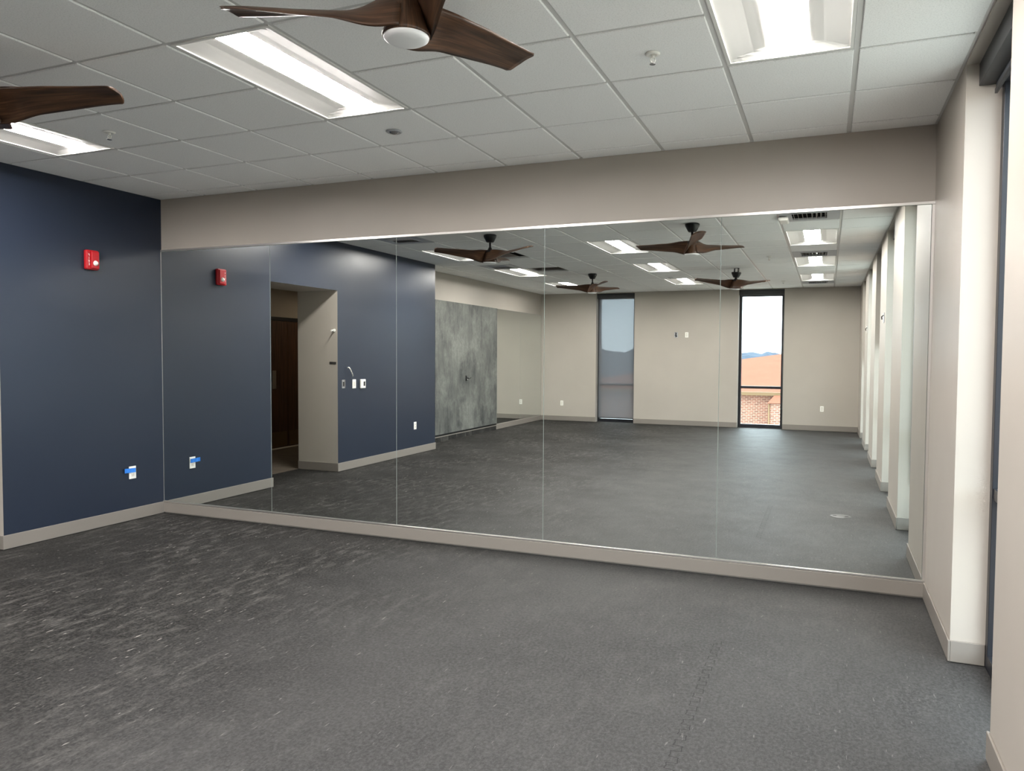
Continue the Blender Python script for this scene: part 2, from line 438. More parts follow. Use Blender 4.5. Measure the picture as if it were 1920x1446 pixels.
# baseboards: cove strip with a little shadow gap at the floor
def base_strip(bm, ax, c, a0, a1, sgn, h=0.113, t=0.011, z0=0.004):
    """ax 'y': strip on plane x=c running along y; ax 'x': on plane y=c running along x; sgn: out direction"""
    lo, hi = min(a0, a1), max(a0, a1)
    t0, t1 = (c, c+t*sgn) if sgn > 0 else (c+t*sgn, c)
    if ax == 'y': box(bm, t0, t1, lo, hi, z0, h)
    else: box(bm, lo, hi, t0, t1, z0, h)
bm = bmesh.new()
base_strip(bm, 'x', 0, 0.0, W, -1, h=0.106, t=0.022, z0=0.012)
struct(obj('baseboard_front', bm, 'base', bevel=0.003))
bm = bmesh.new()
base_strip(bm, 'y', 0, 0, OP0-0.011, 1); base_strip(bm, 'x', OP0, 0, -0.64, -1)
base_strip(bm, 'y', 0, OP1+0.011, REC_Y-0.011, 1); base_strip(bm, 'x', OP1, 0, -0.64, 1); base_strip(bm, 'x', REC_Y, -0.45, 0, -1)
struct(obj('baseboard_left', bm, 'base', bevel=0.003))
bm = bmesh.new(); base_strip(bm, 'y', REC, -8.71, -D, 1, h=0.10, t=0.02); base_strip(bm, 'y', REC, REC_Y-0.012, -8.71, 1, h=0.098, t=0.02, z0=0.080); struct(obj('baseboard_recess', bm, 'base'))
bm = bmesh.new(); base_strip(bm, 'y', REC, REC_Y-0.012, -8.71, 1, h=0.080, t=0.02, z0=0.0); struct(obj('trim_1', bm, 'floor'))
bm = bmesh.new(); yy = -0.024
for (a, b) in RW:
    base_strip(bm, 'y', W, yy, a-0.011, -1); base_strip(bm, 'x', a, W, W+0.154, -1); base_strip(bm, 'x', b, W, W+0.154, 1); yy = b+0.011
base_strip(bm, 'y', W, yy, -D, -1)
struct(obj('baseboard_right', bm, 'base', bevel=0.003))
bm = bmesh.new(); xx = REC
for (a, b) in FW: base_strip(bm, 'x', -D, xx, a, 1); xx = b
base_strip(bm, 'x', -D, xx, W-0.012, 1)
struct(obj('baseboard_back', bm, 'base', bevel=0.003))

# ---------------------------------------------------------------- windows and roller shades (local x along the wall, local +y into the room)
def make_window(name, cx, cy, rotz, w):
    e = empty_struct(name, (cx, cy, 0), rotz)
    h, fz = HEAD, 0.055
    y0, y1 = -0.27, -0.155
    bm = bmesh.new()
    box(bm, -w/2, -w/2+fz, y0, y1, 0.0, h); box(bm, w/2-fz, w/2, y0, y1, 0.0, h)
    box(bm, -w/2+fz, w/2-fz, y0, y1, h-0.12, h); box(bm, -w/2+fz, w/2-fz, y0, y1, 0.0, 0.075)
    obj('window_frame', bm, 'black_alu', e, bevel=0.003)
    boxobj('transom_bar', (-w/2+fz, w/2-fz, y0+0.01, y1-0.006, 0.855, 0.91), 'black_alu', e)
    bm = bmesh.new(); box(bm, -w/2+0.012+fz-0.012, w/2-fz, -0.235, -0.229, 0.91, h-0.12); box(bm, -w/2+fz, w/2-fz, -0.235, -0.229, 0.075, 0.855)
    obj('glass_pane', bm, 'glass', e)
    return e
def make_shade(label, cx, cy, rotz, w, drop, chain=1):
    t = thing('roller_shade', label, 'roller shade', (cx, cy, 0), rotz, None)
    boxobj('housing', (-w/2+0.002, w/2-0.002, -0.15, -0.055, 2.888, 2.998), 'dark_box', t, bevel=0.003)
    z = 2.888-drop
    boxobj('shade_cloth', (-w/2+0.03, w/2-0.03, -0.1245, -0.1235, z, 2.889), 'cloth', t)
    boxobj('hem_bar', (-w/2+0.03, w/2-0.03, -0.130, -0.118, z-0.022, z), 'dark_box', t)
    bm = bmesh.new(); cxx = chain*(w/2-0.016)
    for dx in (-0.006, 0.006): cyl(bm, (cxx, -0.1+dx, 0.42), (cxx, -0.1+dx, 2.89), 0.0016, seg=6)
    cyl(bm, (cxx, -0.1-0.007, 0.42), (cxx, -0.1+0.007, 0.42), 0.0022, seg=6)
    obj('bead_chain', bm, 'grey', t)
    return t
PIER = ['nearest the mirror', '', '', '', '']
wn = 1
shade_info = [(0.03, 'charcoal roller shade housing in the tall window recess nearest the mirror wall'),
              (0.03, 'raised charcoal roller shade in the second window recess counted from the mirror wall'),
              (1.13, 'grey roller shade pulled to mid height in the middle of the five side windows'),
              (0.03, 'raised charcoal roller shade in the fourth side window counted from the mirror wall'),
              (1.38, 'half lowered grey roller shade in the last side window, beside the back wall')]
for (a, b), (drop, lab) in zip(RW, shade_info):
    cxm = (a+b)/2
    make_window('window_%d' % wn, W, cxm, ROT_NEG_X, a-b); wn += 1
    make_shade(lab, W, cxm, ROT_NEG_X, a-b, drop, chain=-1)
for (a, b), (drop, lab) in zip(FW, [(2.78, 'grey see-through roller shade fully lowered over the back wall window near the recess'),
                                    (0.012, 'raised black roller shade at the head of the clear back wall window')]):
    make_window('window_%d' % wn, (a+b)/2, -D, ROT_POS_Y, b-a); wn += 1
    make_shade(lab, (a+b)/2, -D, ROT_POS_Y, b-a, drop, chain=1)

# ---------------------------------------------------------------- mirrors
def mirror_panel(label, x0, x1, z0, z1, parent_loc, rotz, group, tail=None):
    """local x along the wall, +y out; glass 6 mm"""
    w = x1-x0
    bm = bmesh.new(); g = 0.0007; e = 0.0014
    f = box(bm, x0+g, x1-g, 0.001, 0.007, z0, z1, 1)
    # polished bevel: a silvered face framed by a thin glass edge
    bmesh.ops.delete(bm, geom=[f[3]], context='FACES_ONLY')
    o4 = [(x0+g, z0), (x1-g, z0), (x1-g, z1), (x0+g, z1)]
    i4 = [(x0+g+e, z0+e), (x1-g-e, z0+e), (x1-g-e, z1-e), (x0+g+e, z1-e)]
    A = [bm.verts.new((x, 0.007, z)) for x, z in o4]; B = [bm.verts.new((x, 0.0078, z)) for x, z in i4]
    for k in range(4): bm.faces.new((A[k], A[(k+1) % 4], B[(k+1) % 4], B[k])).material_index = 1
    bm.faces.new(B).material_index = 0
    bmesh.ops.remove_doubles(bm, verts=bm.verts, dist=0.00001)
    return tag(obj('wall_mirror', bm, ['mirror', 'mirror_edge'], None, parent_loc, rotz), label, 'mirror', group)
PW = W/5
mlab = ['frameless wall mirror panel in the corner beside the navy wall, reflecting the red fire alarm',
        'frameless wall mirror panel reflecting the wall opening and the switches on the navy wall',
        'frameless middle wall mirror panel reflecting the mottled grey panels and two open ceiling tiles',
        'frameless wall mirror panel reflecting the shaded back window and two boxes on the wall',
        'frameless wall mirror panel beside the window wall, reflecting the clear back window']
# wall_front faces -y: rotate by 180 degrees so that local +y faces the room
for k in range(5):
    x0, x1 = k*PW+(0.004 if k == 0 else 0), (k+1)*PW-(0.018 if k == 4 else 0)
    mirror_panel(mlab[k], -x1, -x0, MZ0, MZ1, (0, 0, 0), PI, 'mirror panels of the mirror wall')
def channel(name, dims, label):
    return tag(boxobj(name, dims, 'alu', None, bevel=0.0012), label, 'mirror trim')
channel('mirror_channel', (0.0, W, -0.012, 0.0, MZ1+0.001, MZ1+0.020), 'thin aluminium channel along the top edge of the mirror wall')
channel('mirror_channel', (0.0, W, -0.019, 0.0, MZ0-0.014, MZ0-0.001), 'thin aluminium channel along the bottom edge of the mirror wall')
channel('mirror_channel', (W-0.0165, W, -0.011, 0.0, MZ0, MZ1), 'upright aluminium trim closing the mirror wall beside the window pier')
channel('mirror_channel', (0.0, 0.0035, -0.011, 0.0, MZ0, MZ1), 'upright aluminium trim closing the mirror wall against the navy wall')

# far mirrors and mottled panels on the recessed wall (local +y -> +x; local x -> -y)
RY = [-6.10, -7.40, -8.71, -10.02, -11.33]
for k, lab in ((2, 'frameless mirror panel on the recessed wall next to the mottled grey panels'),
               (3, 'frameless mirror panel on the recessed wall in the back corner')):
    mirror_panel(lab, -RY[k], -RY[k+1], 0.115, MZ1, (REC, 0, 0), ROT_POS_X, 'mirror panels of the recessed wall')
d2 = empty_struct('door_2', (REC, 0, 0), ROT_POS_X)
bm = bmesh.new(); box(bm, -RY[0]+0.002, -RY[1]-0.002, 0.001, 0.034, 0.13, MZ1); obj('door_leaf', bm, 'mottled', d2, bevel=0.002)
bm = bmesh.new(); box(bm, -RY[1]+0.002, -RY[2]-0.002, 0.001, 0.034, 0.13, MZ1); obj('door_leaf', bm, 'mottled', d2, bevel=0.002)
bm = bmesh.new(); box(bm, -REC_Y+0.004, -RY[0]-0.002, 0.001, 0.030, 0.13, MZ1); obj('door_frame', bm, 'mottled', d2)
bm = bmesh.new(); box(bm, 7.27, 7.32, 0.034, 0.042, 1.06, 1.16)
cyl(bm, (7.295, 0.04, 1.11), (7.295, 0.085, 1.11), 0.011); tube(bm, [(7.295, 0.08, 1.11), (7.36, 0.085, 1.105), (7.41, 0.08, 1.12)], 0.009)
obj('lever_handle', bm, 'black', d2)
bm = bmesh.new(); cyl(bm, (7.31, 0.043, 1.085), (7.31, 0.060, 1.085), 0.014); obj('lock_cylinder', bm, 'chrome', d2)
boxobj('threshold', (-REC_Y, -RY[2], 0.001, 0.024, 0.101, 0.129), 'black', d2)

# ---------------------------------------------------------------- hall door
d1 = empty_struct('door_1', (HX, 0, 0), ROT_POS_X)     # local x = -y
ya, ym, yb_ = 3.68, 4.62, 5.56
bm = bmesh.new()
box(bm, ya-0.05, ya, 0, 0.05, 0, 2.15); box(bm, yb_, yb_+0.05, 0, 0.05, 0, 2.15); box(bm, ya, yb_, 0, 0.05, 2.09, 2.15)
obj('door_frame', bm, 'black_alu', d1, bevel=0.003)
for s0, s1 in ((ya, ym), (ym, yb_)):
    lf = boxobj('door_leaf', (s0+0.003, s1-0.003, 0.005, 0.045, 0.012, 2.085), 'oakdoor', d1, bevel=0.002)
    boxobj('kick_plate', (s0+0.03, s1-0.03, 0.0455, 0.0475, 0.03, 0.27), 'kick', lf)
boxobj('push_plate', (4.24, 4.33, 0.046, 0.056, 0.98, 1.28), 'chrome', d1, bevel=0.002)
boxobj('threshold', (ya-0.02, yb_+0.02, 0.0, 0.12, 0.0, 0.010), 'offwhite', d1)

# ---------------------------------------------------------------- ceiling lights
def make_light(label):
    t = thing('ceiling_light', label, 'ceiling light', (0, 0, 0), 0, 'recessed ceiling lights')
    w, l = T/2-0.014, T-0.014
    bm = bmesh.new()       # flat rim
    for a in ((-w, w, -l, -l+0.016), (-w, w, l-0.016, l), (-w, -w+0.016, -l+0.016, l-0.016), (w-0.016, w, -l+0.016, l-0.016)):
        box(bm, a[0], a[1], a[2], a[3], 0.001, 0.010)
    obj('rim', bm, 'troffer', t)
    prof = [(0.0, 0.037), (0.075, 0.037), (0.094, 0.036), (0.12, 0.0335), (0.16, 0.029), (0.20, 0.022), (0.24, 0.014), (0.262, 0.0095), (0.279, 0.006)]
    xs = [-x for x, _ in prof[:0:-1]]+[x for x, _ in prof]; zs = [z for _, z in prof[:0:-1]]+[z for _, z in prof]
    ll = l-0.017
    ys = [-ll, -ll+0.02, -ll+0.04, -ll+0.06, -ll+0.075, -0.3, 0, 0.3, ll-0.075, ll-0.06, ll-0.04, ll-0.02, ll]
    bm = bmesh.new(); G = []
    for y in ys:
        cap = 0.006+(ll-abs(y))/0.06*0.031
        G.append([bm.verts.new((x, y, min(z, cap))) for x, z in zip(xs, zs)])
    for a, b in zip(G, G[1:]):
        for k in range(len(xs)-1): bm.faces.new((a[k], a[k+1], b[k+1], b[k])).smooth = False
    obj('reflector', bm, 'troffer', t)
    bm = bmesh.new(); n = 8; le = ll-0.055; rows = []
    for y in (-le, -le+0.012, le-0.012, le):
        dz = 0.012 if abs(y) > le-0.005 else 0.0
        rows.append([bm.verts.new((-0.092+0.184*k/n, y, 0.0335+0.001*((2*k/n-1)**2)+dz*0.1)) for k in range(n+1)])
    for a, b in zip(rows, rows[1:]):
        for k in range(n): bm.faces.new((a[k], a[k+1], b[k+1], b[k])).smooth = True
    top = [[bm.verts.new((s*0.092, y, 0.0385)) for s in (-1, 1)] for y in (-le, le)]
    bm.faces.new((rows[0][0], rows[0][-1], top[0][1], top[0][0])); bm.faces.new((rows[-1][0], rows[-1][-1], top[1][1], top[1][0]))
    bm.faces.new([r[0] for r in rows]+[top[1][0], top[0][0]]); bm.faces.new([r[-1] for r in rows]+[top[1][1], top[0][1]])
    obj('lens', bm, 'lens', t)
    return t
rowname = {0: 'in the row along the navy wall', 4: 'in the middle row', 8: 'in the row along the window wall'}
order = {2: 'closest to the mirror wall', 6: 'second from the mirror wall', 10: 'third from the mirror wall', 14: 'closest to the back wall'}
proto = None
for i, j in LIGHTS:
    loc = (gx(i)+T/2, gyy(j+1), H); lab = 'lit recessed ceiling light %s, %s' % (rowname[i], order[j])
    if proto is None: proto = make_light(lab); proto.location = loc
    else: dup(proto, loc, 0, lab)

t = thing('fill_light', 'added round fill light, out of view in the hall ceiling behind the navy wall', 'fill_light', (-1.45, -5.2, 2.62))  # unseen fill lamp, added so the hall does not go black
bm = bmesh.new(); lathe(bm, [(0.10, -0.001), (0.115, -0.001), (0.116, -0.006), (0.10, -0.008), (0.10, -0.001)], 32); obj('trim_ring', bm, 'white', t)
bm = bmesh.new(); lathe(bm, [(0, -0.004), (0.099, -0.004), (0.099, -0.002), (0, -0.002)], 32)
hm = Mat('warm_fill', (1, 1, 1, 1)); hm.b.inputs['Emission Color'].default_value = (1.0, 0.78, 0.55, 1); hm.b.inputs['Emission Strength'].default_value = 14.0
obj('lens', bm, hm.m, t)

# ---------------------------------------------------------------- ceiling fans
def fan_hub(bm, uvl):
    pass
def make_fan(label):
    t = thing('ceiling_fan', label, 'ceiling fan', (0, 0, 0), 0, 'walnut ceiling fans')
    # z = 0 is the ceiling
    bm = bmesh.new(); lathe(bm, [(0, -0.001), (0.070, -0.001), (0.078, -0.006), (0.079, -0.018), (0.074, -0.034), (0.048, -0.084), (0.040, -0.092), (0, -0.093)]); obj('canopy', bm, 'black', t)
    bm = bmesh.new(); cyl(bm, (0, 0, -0.09), (0, 0, -0.20), 0.0125, seg=20); obj('downrod', bm, 'black', t)
    bm = bmesh.new(); lathe(bm, [(0, -0.150), (0.016, -0.151), (0.02, -0.165), (0.028, -0.180), (0.050, -0.200), (0.058, -0.212), (0, -0.213)]); obj('motor_cap', bm, 'black', t)
    bm = bmesh.new(); lathe(bm, [(0, -0.204), (0.036, -0.205), (0.052, -0.215), (0.060, -0.240), (0.066, -0.275), (0.076, -0.305), (0.086, -0.325), (0.084, -0.335), (0, -0.336)])
    uvl = bm.loops.layers.uv.new('UVMap')
    for f in bm.faces:
        for lp in f.loops:
            co = lp.vert.co; lp[uvl].uv = (co.z*2, math.atan2(co.y, co.x)*0.16)
    obj('hub', bm, 'walnut', t)
    bm = bmesh.new(); lathe(bm, [(0, -0.356), (0.04, -0.3545), (0.066, -0.350), (0.079, -0.342), (0.082, -0.332), (0, -0.332)], 48); obj('light_lens', bm, 'lensoff', t)
    NR, NC = 30, 12
    def section(u):
        """u 0..1 root to tip -> r, width, tilt, centre offset along w, centre z"""
        r = 0.0+u*0.675
        sm = lambda a, b, x: (lambda q: q*q*(3-2*q))(max(0, min(1, (x-a)/(b-a))))
        width = 0.165+0.010*sm(0.0, 0.22, u)-0.018*sm(0.3, 1.0, u)
        tilt = R(64)-R(36)*sm(0.04, 0.40, u)-R(15)*sm(0.3, 1.0, u)
        off = 0.052*(1-sm(0.0, 0.36, u))-0.005*sm(0.2, 0.6, u)
        zc = -0.258+0.026*sm(0.1, 0.75, u)+0.014*sm(0.6, 1.0, u)
        return r, width, tilt, off, zc
    for b in range(3):
        a = 2*PI*b/3; ux, uy = math.cos(a), math.sin(a); wx, wy = -math.sin(a), math.cos(a)
        bm = bmesh.new(); uvl = bm.loops.layers.uv.new('UVMap'); rings = []; uvs = {}
        for k in range(NR+1):
            u = k/NR; r, wd_, tl, off, zc = section(u); ring = []
            for side in (1, -1):
                for q in range(NC+1):
                    s = q/NC if side == 1 else 1-q/NC
                    if side == -1 and q in (0, NC): continue
                    v = (s-0.5)                       # -0.5 = upper edge (-w side), 0.5 = lower edge (+w side)
                    th = 0.0055*math.sqrt(max(0.0, 1-(2*v)**2))+0.0012
                    camber = 0.016*(1-(2*v)**2)*(0.5+0.5*u)
                    cw = off+v*wd_*math.cos(tl); cz = zc-v*wd_*math.sin(tl)
                    nz, nw = math.cos(tl), math.sin(tl)
                    h = side*th+camber
                    rr = r
                    if u > 0.86:                      # rounded, slightly raked tip
                        rr = r-(0.35*max(0, abs(v)-0.38)**1.5+0.010*(1-2*abs(v-0.1))*-1+0.006)*((u-0.86)/0.14)**1.5
                    x = ux*rr+wx*(cw+nw*h); y = uy*rr+wy*(cw+nw*h); z = cz+nz*h
                    vt = bm.verts.new((x, y, z)); uvs[vt] = (u*0.66+b*3.1, s*0.16+b*0.7); ring.append(vt)
            rings.append(ring)
        n = len(rings[0])
        for p_, q_ in zip(rings, rings[1:]):
            for k in range(n): bm.faces.new((p_[k], p_[(k+1) % n], q_[(k+1) % n], q_[k]))
        bm.faces.new(rings[0]); bm.faces.new(rings[-1][::-1])
        for f in bm.faces:
            f.smooth = True
            for lp in f.loops: lp[uvl].uv = uvs[lp.vert]
        obj('blade', bm, 'walnut', t)
    return t
fanB = make_fan('walnut three-blade ceiling fan near the window wall, the one closest to the mirror')
fanB.location = (4.545, -2.99, H); fanB.rotation_euler = (0, 0, R(75))
dup(fanB, (2.115, -2.93, H), R(22), 'walnut three-blade ceiling fan near the navy wall opening, closest to the mirror')
dup(fanB, (2.03, -7.43, H), R(56), 'walnut three-blade ceiling fan hanging near the mottled grey panels at the back')
fd = dup(fanB, (4.53, -7.40, H), R(37), 'tilted walnut ceiling fan with dropped canopy near the clear back window')
# this fan hangs with its canopy slid down, showing the bracket and wires
for ch in kids(fd):
    if ch.name.startswith('canopy'):
        ch.location = (0, 0, -0.062)
    if not ch.name.startswith('canopy'):
        ch.rotation_euler = (0, 0, 0)
bm = bmesh.new()
box(bm, -0.05, 0.05, -0.018, 0.018, -0.004, -0.0005); box(bm, -0.045, -0.040, -0.015, 0.015, -0.062, -0.003); box(bm, 0.040, 0.045, -0.015, 0.015, -0.062, -0.003)
box(bm, -0.045, 0.045, -0.015, 0.015, -0.066, -0.061)
obj('bracket', bm, 'black', fd)
bm = bmesh.new(); cyl(bm, (0, 0, -0.06), (0, 0, -0.16), 0.0123, seg=16); obj('hanger_rod', bm, 'black', fd)
bm = bmesh.new()
tube(bm, [(0.02, 0, -0.01), (0.06, 0.02, -0.03), (0.09, 0.03, -0.035), (0.10, 0.02, -0.05), (0.06, 0.01, -0.06)], 0.003, 6)
tube(bm, [(0.02, 0.01, -0.01), (0.05, 0.04, -0.04), (0.11, 0.05, -0.03)], 0.003, 6)
obj('wires', bm, 'offwhite', fd)
fd.rotation_euler = (0, R(4.5), R(37))
fd.rotation_mode = 'XYZ'

# ---------------------------------------------------------------- small ceiling things
def make_sprinkler(label):
    t = thing('sprinkler_head', label, 'sprinkler', (0, 0, 0), 0, 'ceiling sprinkler heads')
    bm = bmesh.new(); lathe(bm, [(0.0, -0.001), (0.036, -0.001), (0.037, -0.004), (0.030, -0.009), (0.020, -0.011), (0.016, -0.006), (0, -0.006)], 28); obj('escutcheon', bm, 'white', t)
    bm = bmesh.new(); cyl(bm, (0, 0, -0.006), (0, 0, -0.022), 0.009, 0.007, 14)
    tube(bm, [(-0.007, 0, -0.02), (-0.013, 0, -0.032), (-0.006, 0, -0.046), (0, 0, -0.05)], 0.0028, 8)
    tube(bm, [(0.007, 0, -0.02), (0.013, 0, -0.032), (0.006, 0, -0.046), (0, 0, -0.05)], 0.0028, 8); cyl(bm, (0, 0, -0.022), (0, 0, -0.05), 0.0025, seg=8)
    obj('head_body', bm, 'white', t)
    bm = bmesh.new(); cyl(bm, (0, 0, -0.050), (0, 0, -0.0525), 0.015, 0.015, 18); obj('deflector', bm, 'chrome', t)
    return t
sp_ = make_sprinkler('white sprinkler head in the ceiling above the mirror wall near the window wall light')
sp_.location = (5.145, -1.716, H); sp_.rotation_euler = (0, 0, 0.5)
dup(sp_, (1.51, -1.744, H), 0.2, 'white sprinkler head in the ceiling in front of the navy wall opening')
dup(sp_, (5.14, -6.05, H), 0.9, 'white sprinkler head beside the second ceiling light of the window row')
dup(sp_, (5.14, -9.75, H), 0.4, 'white sprinkler head near the ceiling over the clear back window')

def make_sensor(label):
    t = thing('motion_sensor', label, 'sensor', (0, 0, 0), 0, 'round grey ceiling sensors')
    bm = bmesh.new(); lathe(bm, [(0, -0.001), (0.052, -0.001), (0.053, -0.005), (0.046, -0.010), (0.040, -0.008), (0, -0.008)], 36); obj('ring', bm, 'ventgrey', t)
    bm = bmesh.new(); lathe(bm, [(0, -0.022), (0.012, -0.020), (0.024, -0.016), (0.033, -0.009), (0, -0.0085)], 20)
    for f in bm.faces: f.smooth = False
    obj('faceted_lens', bm, 'chrome', t)
    return t
ss = make_sensor('round grey ceiling sensor in front of the middle light nearest the mirror'); ss.location = (3.29, -1.087, H)
dup(ss, (3.21, -8.55, H), 0, 'round grey ceiling sensor before the last light of the middle row')

def make_vent(label):
    t = thing('air_vent', label, 'air vent', (0, 0, 0), 0, 'square ceiling air vents')
    h = T/2-0.014; g = 0.17
    bm = bmesh.new()
    for a in ((-h, h, -h, -g), (-h, h, g, h), (-h, -g, -g, g), (g, h, -g, g)): box(bm, a[0], a[1], a[2], a[3], 0.0, 0.012)
    obj('face_plate', bm, 'ventgrey', t)
    boxobj('duct_box', (-g, g, -g, g, 0.07, 0.08), 'plenum', t)
    bm = bmesh.new()
    for k in range(8):
        x = -g+0.02+k*(2*g-0.04)/7; s = -0.012 if k < 4 else 0.012
        v = [bm.verts.new(q) for q in ((x, -g, -0.004), (x, g, -0.004), (x+s, g, 0.03), (x+s, -g, 0.03), (x+0.002, -g, -0.004), (x+0.002, g, -0.004), (x+s+0.002, g, 0.03), (x+s+0.002, -g, 0.03))]
        for f in ((0, 1, 2, 3), (7, 6, 5, 4), (0, 4, 5, 1), (3, 2, 6, 7), (0, 3, 7, 4), (1, 5, 6, 2)): bm.faces.new([v[i] for i in f])
    obj('louvres', bm, 'alu', t)
    bm = bmesh.new()
    for a in ((-g-0.012, g+0.012, -g-0.012, -g), (-g-0.012, g+0.012, g, g+0.012), (-g-0.012, -g, -g, g), (g, g+0.012, -g, g)): box(bm, a[0], a[1], a[2], a[3], -0.006, 0.001)
    obj('grille_frame', bm, 'ventgrey', t)
    return t
vl = {(8, 4): 'louvred ceiling vent beside the small white box in the window row', (8, 9): 'louvred ceiling vent between the second and third window row lights',
      (8, 16): 'louvred ceiling vent behind the last light of the window row', (0, 4): 'grey ceiling vent near the navy wall, before the fan nearest the opening',
      (0, 9): 'grey ceiling vent by the third light of the navy wall row'}
vp = None
for (i, j), lab in vl.items():
    loc = (gx(i)+T/2, gyy(j)-T/2, H)
    if vp is None: vp = make_vent(lab); vp.location = loc
    else: dup(vp, loc, 0 if i == 8 else PI/2, lab)
t = thing('access_point', 'small white box mounted under the ceiling grid beside a louvred vent', 'wireless box', (gx(8)+0.052, gyy(4)-0.33, H))
bm = bmesh.new(); box(bm, -0.05, 0.05, -0.12, 0.12, -0.05, -0.010); obj('shell', bm, 'white', t, bevel=0.015)
boxobj('mounting_plate', (-0.045, 0.0, -0.09, 0.09, -0.011, -0.001), 'grey', t)

# ---------------------------------------------------------------- wall devices
def plate(t, w, h, mat='white', th=0.006):
    return boxobj('cover_plate', (-w/2, w/2, 0.0, th, -h/2, h/2), mat, t, bevel=0.0015)
def make_outlet(label, loc, rotz, group='power outlets low on the walls'):
    t = thing('power_outlet', label, 'power outlet', loc, rotz, group)
    plate(t, 0.072, 0.116)
    for z in (0.021, -0.021):
        s = boxobj('socket', (-0.017, 0.017, 0.006, 0.0085, z-0.015, z+0.015), 'offwhite', t, bevel=0.001)
        bm = bmesh.new(); box(bm, -0.009, -0.0065, 0.0086, 0.0089, z-0.001, z+0.008); box(bm, 0.0065, 0.009, 0.0086, 0.0089, z-0.001, z+0.008); cyl(bm, (0, 0.0086, z-0.009), (0, 0.0089, z-0.009), 0.0028, seg=10)
        obj('slots', bm, 'slot', s)
    return t
o1 = make_outlet('white outlet with a strip of blue tape, low on the navy wall by the mirror', (0.0, -0.356, 0.444), ROT_POS_X)
dup(o1, (0.0, -4.716, 0.444), ROT_POS_X, 'white outlet low on the navy wall past the wall opening')
dup(o1, (5.87, -D, 0.465), 0, 'white outlet low on the back wall near the window wall corner')
dup(o1, (0.09, -D, 0.42), 0, 'white outlet low on the back wall near the recessed mirrors')
bm = bmesh.new()
for k in range(5):
    a, b = -0.075+k*0.024, -0.075+(k+1)*0.024
    z = lambda x: 0.02+0.10*(x+0.055)*0.35
    yv = lambda q: 0.0098+(0.004 if q % 2 else 0.0)
    v = [bm.verts.new((a, yv(k), z(a)-0.02)), bm.verts.new((b, yv(k+1), z(b)-0.02)), bm.verts.new((b, yv(k+1), z(b)+0.02)), bm.verts.new((a, yv(k), z(a)+0.02))]
    v2 = [bm.verts.new((q.co.x, q.co.y+0.0004, q.co.z)) for q in v]
    bm.faces.new(v); bm.faces.new(v2[::-1])
    for e in range(4): bm.faces.new((v[e], v[(e+1) % 4], v2[(e+1) % 4], v2[e]))
tag(obj('masking_tape', bm, 'tape', None, (0.0, -0.356+(-0.045), 0.444), ROT_POS_X), 'short strip of blue tape stuck to the outlet by the mirror', 'tape')

t = thing('fire_alarm', 'red fire alarm strobe high on the navy wall beside the mirror', 'fire alarm', (0.0, -0.746, 2.352), ROT_POS_X)
bm = bmesh.new(); box(bm, -0.060, 0.060, 0.0, 0.040, -0.085, 0.085); obj('housing', bm, 'red', t, bevel=0.012)
bm = bmesh.new(); box(bm, -0.052, 0.022, 0.040, 0.056, -0.075, 0.075); obj('raised_face', bm, 'red', t, bevel=0.010)
bm = bmesh.new(); lathe(bm, [(0, 0.020), (0.010, 0.018), (0.020, 0.008), (0.023, 0)], 16)
for v in bm.verts: v.co = Vector((v.co.x-0.014, v.co.z+0.056, v.co.y-0.028))
obj('strobe_lens', bm, 'strobe', t)
bm = bmesh.new()
# the word FIRE down the side strip
def letter(bm, ch, x, z, s, y):
    w, h, k = s*0.62, s, s*0.16
    def r(a, b, c, d): box(bm, x+a, x+b, y, y+0.0006, z+c, z+d)
    if ch == 'F': r(0, k, 0, h); r(0, w, h-k, h); r(0, w*.8, h*.45, h*.45+k)
    if ch == 'I': r(w/2-k/2, w/2+k/2, 0, h)
    if ch == 'R': r(0, k, 0, h); r(0, w, h-k, h); r(0, w, h*.42, h*.42+k); r(w-k, w, h*.42, h); r(w*.6, w*.6+k, 0, h*.42)
    if ch == 'E': r(0, k, 0, h); r(0, w, h-k, h); r(0, w*.85, h*.42, h*.42+k); r(0, w, 0, k)
for n_, ch in enumerate('FIRE'): letter(bm, ch, 0.030, 0.030-n_*0.026, 0.020, 0.0402)
obj('lettering', bm, 'white', t)

# devices beside the opening on the navy wall
t = thing('switch_box', 'grey uncovered metal switch box beside the wall opening on the navy wall', 'electrical box', (0, -2.881, 1.156), ROT_POS_X)
bm = bmesh.new()
for a in ((-0.034, -0.028, -0.055, 0.055), (0.028, 0.034, -0.055, 0.055), (-0.028, 0.028, 0.047, 0.055), (-0.028, 0.028, -0.055, -0.047)): box(bm, a[0], a[1], 0, 0.006, a[2], a[3])
obj('box_rim', bm, 'alu', t)
boxobj('device_body', (-0.022, 0.022, 0.0, 0.004, -0.046, 0.046), 'grey', t)
boxobj('rocker', (-0.014, 0.014, 0.004, 0.009, -0.03, 0.03), 'slot', t)
t = thing('light_switch', 'white rocker light switch between the open box and the thermostat', 'light switch', (0, -3.119, 1.150), ROT_POS_X)
plate(t, 0.078, 0.12); boxobj('rocker', (-0.017, 0.017, 0.006, 0.010, -0.033, 0.033), 'offwhite', t, bevel=0.001)
t = thing('thermostat', 'white thermostat with a dark display on the navy wall', 'thermostat', (0, -3.306, 1.145), ROT_POS_X)
boxobj('housing', (-0.055, 0.055, 0.0, 0.026, -0.062, 0.062), 'white', t, bevel=0.008)
boxobj('display', (-0.002, 0.038, 0.0262, 0.0275, -0.03, 0.032), 'slot', t)
bm = bmesh.new(); pts = [(-0.035, 0.004, 0.06), (-0.03, 0.03, 0.065), (-0.015, 0.045, 0.03), (0.005, 0.05, -0.01), (0.03, 0.045, -0.04), (0.05, 0.03, -0.056)]
tube(bm, pts, 0.0065, 8)
